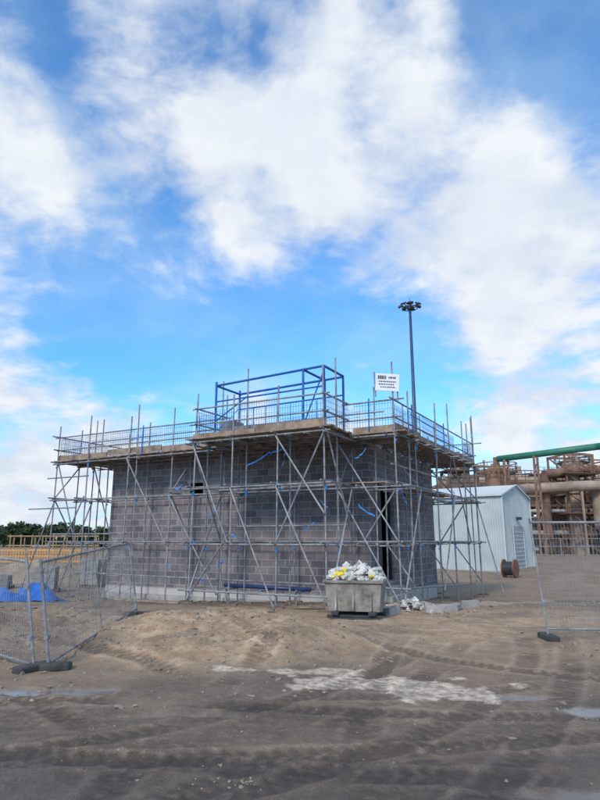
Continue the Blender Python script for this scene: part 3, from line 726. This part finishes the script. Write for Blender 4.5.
# ---------------------------------------------------------------- sky
wd=bpy.data.worlds.new('World'); scene.world=wd; wd.use_nodes=True; nt=wd.node_tree; nt.nodes.clear(); L=nt.links.new
out=N(nt,'ShaderNodeOutputWorld'); bg=N(nt,'ShaderNodeBackground'); L(bg.outputs[0],out.inputs[0]); bg.inputs[1].default_value=.1
SE=R(38); SUNV=Vector((-.45*math.cos(SE),-math.sqrt(1-.2025)*math.cos(SE),math.sin(SE)))
sk=N(nt,'ShaderNodeTexSky'); sk.sky_type='NISHITA'; sk.sun_disc=False; sk.sun_elevation=SE; sk.sun_rotation=math.atan2(SUNV.x,SUNV.y); sk.air_density=1.0; sk.dust_density=.4; sk.ozone_density=2.0
tc=N(nt,'ShaderNodeTexCoord'); DIR=tc.outputs['Generated']
sp=N(nt,'ShaderNodeSeparateXYZ'); L(DIR,sp.inputs[0])
den=mth('ADD',mth('MAXIMUM',sp.outputs[2],0.0),.30)
cb=N(nt,'ShaderNodeCombineXYZ'); L(mth('DIVIDE',sp.outputs[0],den),cb.inputs[0]); L(mth('DIVIDE',sp.outputs[1],den),cb.inputs[1])
V=cb.outputs[0]
wn=noise(1.6,3,.5,V); 
vm=N(nt,'ShaderNodeVectorMath',operation='MULTIPLY_ADD'); L(wn.outputs['Color'],vm.inputs[0]); vm.inputs[1].default_value=(.22,.22,.22); L(V,vm.inputs[2])
c1=noise(2.6,8,.55,vm.outputs[0]); c2=noise(9,8,.6,vm.outputs[0]); c3=noise(4.8,6,.55,vm.outputs[0])
dens=mth('ADD',mth('ADD',mth('MULTIPLY',c1.outputs[0],1.0),mth('MULTIPLY',mth('SUBTRACT',c3.outputs[0],.5),.70)),mth('MULTIPLY',mth('SUBTRACT',c2.outputs[0],.5),.52))
def blob(az,el,ro_,ri,wt):
    global dens
    a,e=R(az),R(el); vd=N(nt,'ShaderNodeVectorMath',operation='DOT_PRODUCT'); L(DIR,vd.inputs[0]); vd.inputs[1].default_value=(math.sin(a)*math.cos(e),math.cos(a)*math.cos(e),math.sin(e))
    dens=mth('ADD',dens,mth('MULTIPLY',mr(vd.outputs['Value'],math.cos(R(ro_)),math.cos(R(ri))),wt))
for q in ((3,35,16,2,.17),(-12,42,15,2,.13),(14,30,14,2,.16),(24,26,12,2,.13),(24,13,13,2,.17),(-24,7,13,2,.24),(-26,36,11,1,.06),(-8,32,12,2,.13),(8,48,12,2,.12),(0,6,12,2,.10),
          (-17,22,11,2,-.20),(-4,20,11,2,-.10),(28,42,13,2,-.20),(4,19,12,2,-.16),(-31,45,9,1,-.10),(-6,13,9,1,-.05)): blob(*q)
cf=mr(dens,.40,.80)
cshade=mr(c3.outputs[0],.38,.62,0,1)
ccol=mixc(cshade,(6.8,7.6,8.9),(9.0,9.35,9.8))
ccol=mixc(mr(dens,.75,1.0,0,.5),ccol,(6.8,7.7,9.1))
skyc=mixc(1.0,sk.outputs[0],(.85,1.85,2.6),'MULTIPLY')
skyc=mixc(mr(sp.outputs[2],.25,0,0,.7),skyc,(7.0,8.3,9.4))
veil=mr(c1.outputs[0],.32,.75,.03,.42)
skyc=mixc(veil,skyc,(6.0,8.1,9.8))
L(mixc(cf,skyc,ccol),bg.inputs[0])

sd=bpy.data.lights.new('sun','SUN'); sd.energy=2.5; sd.angle=R(10); sd.color=(1,.89,.75)
so=bpy.data.objects.new('sun',sd); scene.collection.objects.link(so); so.rotation_euler=(-SUNV).to_track_quat('-Z','Y').to_euler()

cam=bpy.data.cameras.new('camera'); co=bpy.data.objects.new('camera',cam); scene.collection.objects.link(co)
co.location=(0,0,1.75); co.rotation_euler=(R(90+13.1),0,0); cam.sensor_fit='VERTICAL'; cam.sensor_height=32; cam.lens=24; cam.clip_end=6000; cam.clip_start=.1
scene.camera=co
scene.view_settings.view_transform='Standard'; scene.view_settings.look='None'; scene.view_settings.exposure=0
